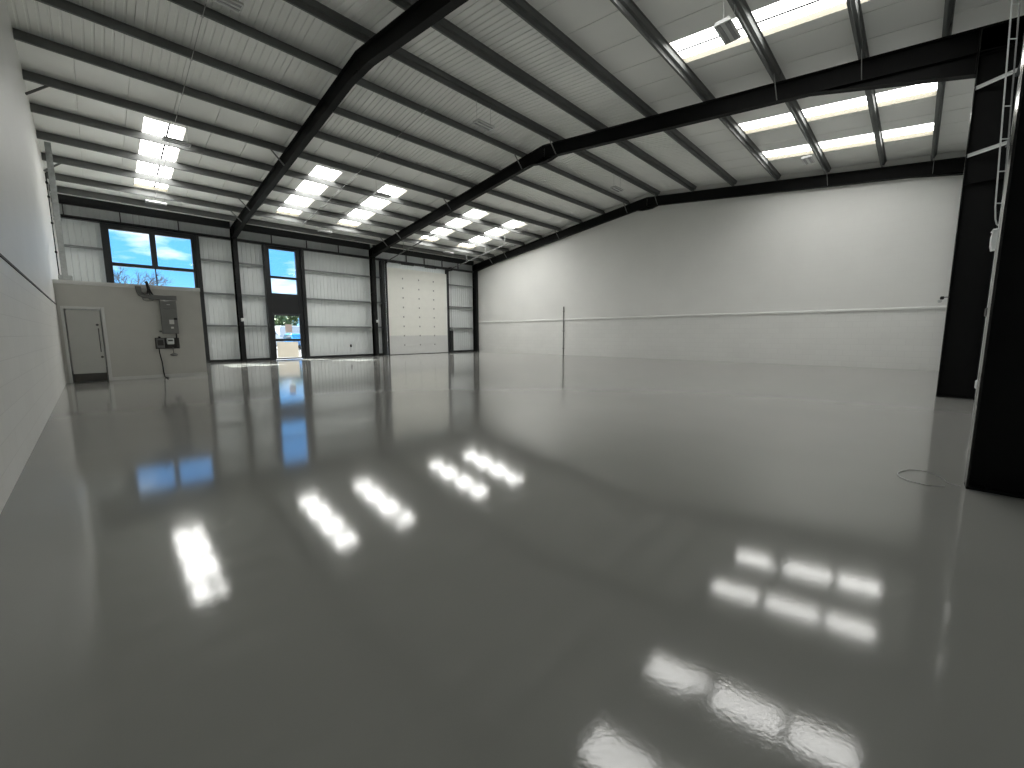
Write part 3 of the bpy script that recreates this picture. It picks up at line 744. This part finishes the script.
# cable ladder hanging beside the wall
t = thing('cable_ladder', 'thin pale cable ladder with rungs hanging beside the second black column', 'cable ladder', (9.5, -.70, 2.95))
def lad(z, o): return (9.5 + o * .5, -.70 + (z - 2.93) * .037 - o * .6, z)
pts = [lad(6.55, 0)] + [lad(z, 0) for z in (6, 5, 4, 3.2)] + [lad(3.02, .02), lad(2.95, .05), lad(2.93, .09), lad(2.97, .12), lad(3.05, .13)]
MB().tube(pts, .009, 7).build('rail', M['lamp'], t)
MB().tube([lad(3.05, .13), lad(4, .13), lad(5, .13), lad(6, .13), lad(6.55, .13)], .009, 7).build('rail', M['grey'], t)
z = 3.25
while z < 6.5:
    MB().tube([lad(z, 0), lad(z, .13)], .008, 6).build('rung', M['lamp'], t); z += .45
t = thing('bulkhead_light', 'white quarter-round bulkhead light on a black bracket below the cable ladder', 'light', (9.5, -.85, 2.6))
P = [(-.70, 2.84), (-.98, 2.84), (-.98, 2.68), (-.90, 2.64), (-.82, 2.60), (-.75, 2.575), (-.705, 2.57), (-.69, 2.64), (-.688, 2.78)]
MB().prism(P, 9.38, 9.60).build('diffuser', M['white'], t)
MB().cbox(9.36, 9.62, -1.0, -.685, 2.84, 2.865, .012).build('hood', M['white'], t)
MB().cbox(9.40, 9.58, YNEAR, -.98, 2.60, 2.82, .01).build('bracket', M['rubber'], t)
for z, lab in ((1.67, 'small dark switch box on the cladding strip beside the second column'), (.55, 'low pale socket box on the cladding strip near the second column base')):
    t = thing('socket_box', lab, 'socket', (9.6, YNEAR, z))
    MB().cbox(9.5, 9.72, YNEAR, YNEAR + .28, z - .07, z + .07, .015).build('body', M['rubber' if z > 1 else 'white'], t)
    MB().tube([(9.6, YNEAR + .1, z - .06), (9.6, YNEAR + .1, z - .35 if z > 1 else 0.0)], .02, 7).build('conduit', M['grey'], t)
t = thing('motion_sensor', 'tiny sensor on a black arm sticking out from the second column', 'sensor', (X2 - .1, YN1, 2.05))
MB().tube([(X2 - .11, YN1 - .02, 2.09), (X2 - .11, YN1 + .07, 2.09)], .008, 6).build('arm', M['rubber'], t)
MB().cbox(X2 - .15, X2 - .07, YN1 + .06, YN1 + .12, 2.045, 2.11, .012).build('mount', M['rubber'], t)
MB().cbox(X2 - .15, X2 - .08, YN1 + .085, YN1 + .15, 1.985, 2.045, .015).build('head', M['lamp'], t)
b = MB(); c = [(5.28, -.40, .01), (5.33, -.33, .006), (5.50, -.28, .006), (5.62, -.19, .006), (5.58, -.07, .006), (5.42, .0, .006), (5.27, .0, .006), (5.17, -.06, .006), (5.12, -.16, .006), (5.14, -.24, .006), (5.2, -.3, .006)]
def smooth_path(P, n=5):
    out = []
    for i in range(len(P) - 1):
        p0, p1, p2, p3 = [Vector(P[min(max(i + k, 0), len(P) - 1)]) for k in (-1, 0, 1, 2)]
        for j in range(n):
            u = j / n; out.append(.5 * ((2 * p1) + (p2 - p0) * u + (2 * p0 - 5 * p1 + 4 * p2 - p3) * u * u + (3 * p1 - p0 - 3 * p2 + p3) * u ** 3))
    return out + [Vector(P[-1])]
b.tube(smooth_path(c), .0035, 6)
tag(b.build('loose_wire', M['rod'], loc=(5.28, -.4, 0)), 'loop of thin grey wire lying on the floor at the big right column', 'wire')

# ------------------------------------------------------------------ outside
tag(MB().box(-60, 90, YWALL + .11, 130, -.25, -.02).build('ground', M['concrete']), 'sunlit pale concrete yard seen through the glass door', 'ground', kind='structure')

def car(x, y, rz, body, label, van=False):
    t = thing('van' if van else 'car', label, 'van' if van else 'car', (0, 0, 0), 'parked vehicles outside')
    L_, W = (5.2, 1.95) if van else (4.3, 1.76)
    if van:
        P = [(-2.6, .35), (-2.6, 2.2), (-2.5, 2.35), (1.2, 2.38), (1.6, 2.2), (2.15, 1.35), (2.5, 1.15), (2.6, .9), (2.6, .35)]
        G = [(1.0, 1.4), (1.0, 2.1), (1.5, 2.1), (1.98, 1.4)]
    else:
        P = [(-2.15, .35), (-2.15, .95), (-1.95, 1.0), (-1.55, 1.42), (-.2, 1.46), (.35, 1.4), (.95, .98), (1.9, .85), (2.12, .65), (2.15, .35)]
        G = [(-1.7, 1.0), (-1.45, 1.34), (-.15, 1.38), (.3, 1.33), (.78, 1.0)]
    b = MB().prism(P, -W / 2, W / 2, 'y')
    bd = b.build('bodywork', M[body], t)
    bd.modifiers.new('soften', 'BEVEL').width = .07
    MB().prism(G, -W / 2 - .008, W / 2 + .008, 'y').build('side_windows', M['carg'], t)
    for sx in (-1.35, 1.4):
        for sy in (-1, 1):
            MB().tube([(sx, sy * (W / 2 - .2), .32), (sx, sy * (W / 2 + .01), .32)], .32, 16).build('wheel', M['tyre'], t)
    t.location = (x, y, -.02); t.rotation_euler = (0, 0, rz)
car(10.0, 43.0, .05, 'carw', 'white van parked outside on the left of the door view', True)
car(13.75, 42.6, 1.55, 'carb', 'blue car parked outside on the right of the door view')
car(17.4, 52, .05, 'carw', 'white van parked outside beyond the blue car', True)

def leafy(x, y, h, r, m, label):
    t = thing('leafy_tree', label, 'tree', (x, y, -.02), 'leafy trees outside')
    MB().tube([(x, y, -.02), (x + .1, y, h * .35), (x, y + .1, h * .7)], [.2, .15, .07], 7).build('trunk', M['bark'], t)
    b = MB()
    cl = [(Vector((x + random.uniform(-.7, .7) * r, y + random.uniform(-.7, .7) * r, h * random.uniform(.35, .82))), r * random.uniform(.3, .55)) for _ in range(14)]
    for c, cr in cl:
        for _ in range(110):
            d = Vector((random.gauss(0, 1), random.gauss(0, 1), random.gauss(0, 1))).normalized() * cr * random.uniform(.6, 1)
            p = c + d; u = Vector((random.gauss(0, 1), random.gauss(0, 1), random.gauss(0, 1))).normalized(); w = u.orthogonal().normalized(); s = .2
            b.quad(p - u * s, p + w * s * .6, p + u * s, p - w * s * .6)
    b.build('crown', M[m], t)
for (x, y, h, r, m, lab) in ((13.6, 56, 5.2, 1.8, 'leaf3', 'yellow-green tree outside behind the white van'), (17.2, 57, 5.4, 1.8, 'leaf', 'mid green tree outside in the middle of the door view'),
                             (20.8, 56, 5.4, 1.8, 'leaf2', 'dark green tree outside behind the blue car'), (16.8, 63, 6, 2.4, 'leaf2', 'dark tree outside between the front trees')):
    leafy(x, y, h, r, m, lab)

def bare_tree(x, y, h):
    t = thing('bare_tree', 'bare branched tree seen through the wide upper window', 'tree', (x, y, -.02))
    tr = MB(); br = MB()
    tr.tube([(x, y, -.02), (x + .1, y, h * .25), (x + .05, y, h * .45)], [.22, .17, .13], 8)
    def grow(p, d, l, r, k):
        q = p + d * l
        mid = p + d * l * .5 + Vector((random.uniform(-.08, .08), random.uniform(-.08, .08), 0)) * l
        br.tube([p, mid, q], [r, r * .8, r * .6], 4, False)
        if k == 0: return
        for _ in range(3 if k > 1 else 4):
            nd = (d + Vector((random.gauss(0, .5), random.gauss(0, .5), random.gauss(.12, .3)))).normalized()
            grow(p + d * l * random.uniform(.55, 1), nd, l * random.uniform(.55, .8), r * .55, k - 1)
    for a in range(7):
        an = a / 7 * 6.28 + random.uniform(-.3, .3)
        grow(Vector((x + .05, y, h * random.uniform(.33, .45))), Vector((math.cos(an) * .75, math.sin(an) * .75, .8)).normalized(), h * .19, .07, 4)
    tr.build('trunk', M['bark'], t); br.build('branches', M['bark'], t)
bare_tree(2.4, 44, 9.2)

# ------------------------------------------------------------------ light
w = bpy.data.worlds.new('sky'); SC.world = w; w.use_nodes = True
N, L = w.node_tree.nodes, w.node_tree.links
bg = N['Background']
tc = N.new('ShaderNodeTexCoord')
sp = N.new('ShaderNodeSeparateXYZ'); L.new(tc.outputs['Generated'], sp.inputs[0])
gr = N.new('ShaderNodeValToRGB')
E_ = gr.color_ramp.elements
E_[0].position = 0; E_[0].color = (.30, .62, .92, 1)
E_[1].position = .45; E_[1].color = (.08, .30, .80, 1)
e = E_.new(.12); e.color = (.13, .42, .86, 1)
L.new(sp.outputs['Z'], gr.inputs['Fac'])
mp = N.new('ShaderNodeMapping'); mp.inputs['Scale'].default_value = (1, 1, 3.2); mp.inputs['Location'].default_value = (.35, .1, .2)
L.new(tc.outputs['Generated'], mp.inputs['Vector'])
nz = N.new('ShaderNodeTexNoise'); nz.inputs['Scale'].default_value = 5.5; nz.inputs['Detail'].default_value = 7; nz.inputs['Roughness'].default_value = .52
L.new(mp.outputs[0], nz.inputs['Vector'])
cr = N.new('ShaderNodeValToRGB'); cr.color_ramp.elements[0].position = .5; cr.color_ramp.elements[1].position = .64; cr.color_ramp.elements[1].color = (.82, .82, .82, 1)
L.new(nz.outputs['Fac'], cr.inputs['Fac'])
mx = N.new('ShaderNodeMix'); mx.data_type = 'RGBA'
L.new(cr.outputs['Color'], mx.inputs['Factor']); L.new(gr.outputs['Color'], mx.inputs[6]); mx.inputs[7].default_value = (1.0, 1.0, 1.0, 1)
L.new(mx.outputs[2], bg.inputs['Color']); bg.inputs['Strength'].default_value = 1.4

sun = bpy.data.lights.new('sun', 'SUN'); sun.energy = 30; sun.angle = .0095; sun.color = (1, .97, .92)
so = bpy.data.objects.new('sun', sun); COL.objects.link(so)
so.rotation_euler = Vector((.47, -.75, -1)).to_track_quat('-Z', 'Y').to_euler(); so.location = (5, 30, 20)

# ------------------------------------------------------------------ camera
f_, yaw, pitch, roll = 408.98, .7960, -.1223, -.0031
F = Vector((math.sin(yaw) * math.cos(pitch), math.cos(yaw) * math.cos(pitch), math.sin(pitch)))
Rt = Vector((math.cos(yaw), -math.sin(yaw), 0)); U = Rt.cross(F)
c, s = math.cos(roll), math.sin(roll)
R2, U2 = c * Rt + s * U, -s * Rt + c * U
cam = bpy.data.cameras.new('camera'); co = bpy.data.objects.new('camera', cam); COL.objects.link(co)
m = Matrix((R2, U2, -F)).transposed().to_4x4(); m.translation = Vector((0, 0, 1.364)); co.matrix_world = m
cam.sensor_width = 36; cam.sensor_fit = 'HORIZONTAL'; cam.lens = f_ / 1024 * 36; cam.clip_start = .05; cam.clip_end = 500
SC.camera = co

SC.view_settings.view_transform = 'Standard'; SC.view_settings.look = 'None'
SC.view_settings.gamma = 1; SC.view_settings.use_curve_mapping = False; SC.view_settings.exposure = .52
cy = SC.cycles
cy.use_denoising = True
cy.max_bounces = 10; cy.diffuse_bounces = 6; cy.glossy_bounces = 4; cy.transparent_max_bounces = 16; cy.sample_clamp_indirect = 8
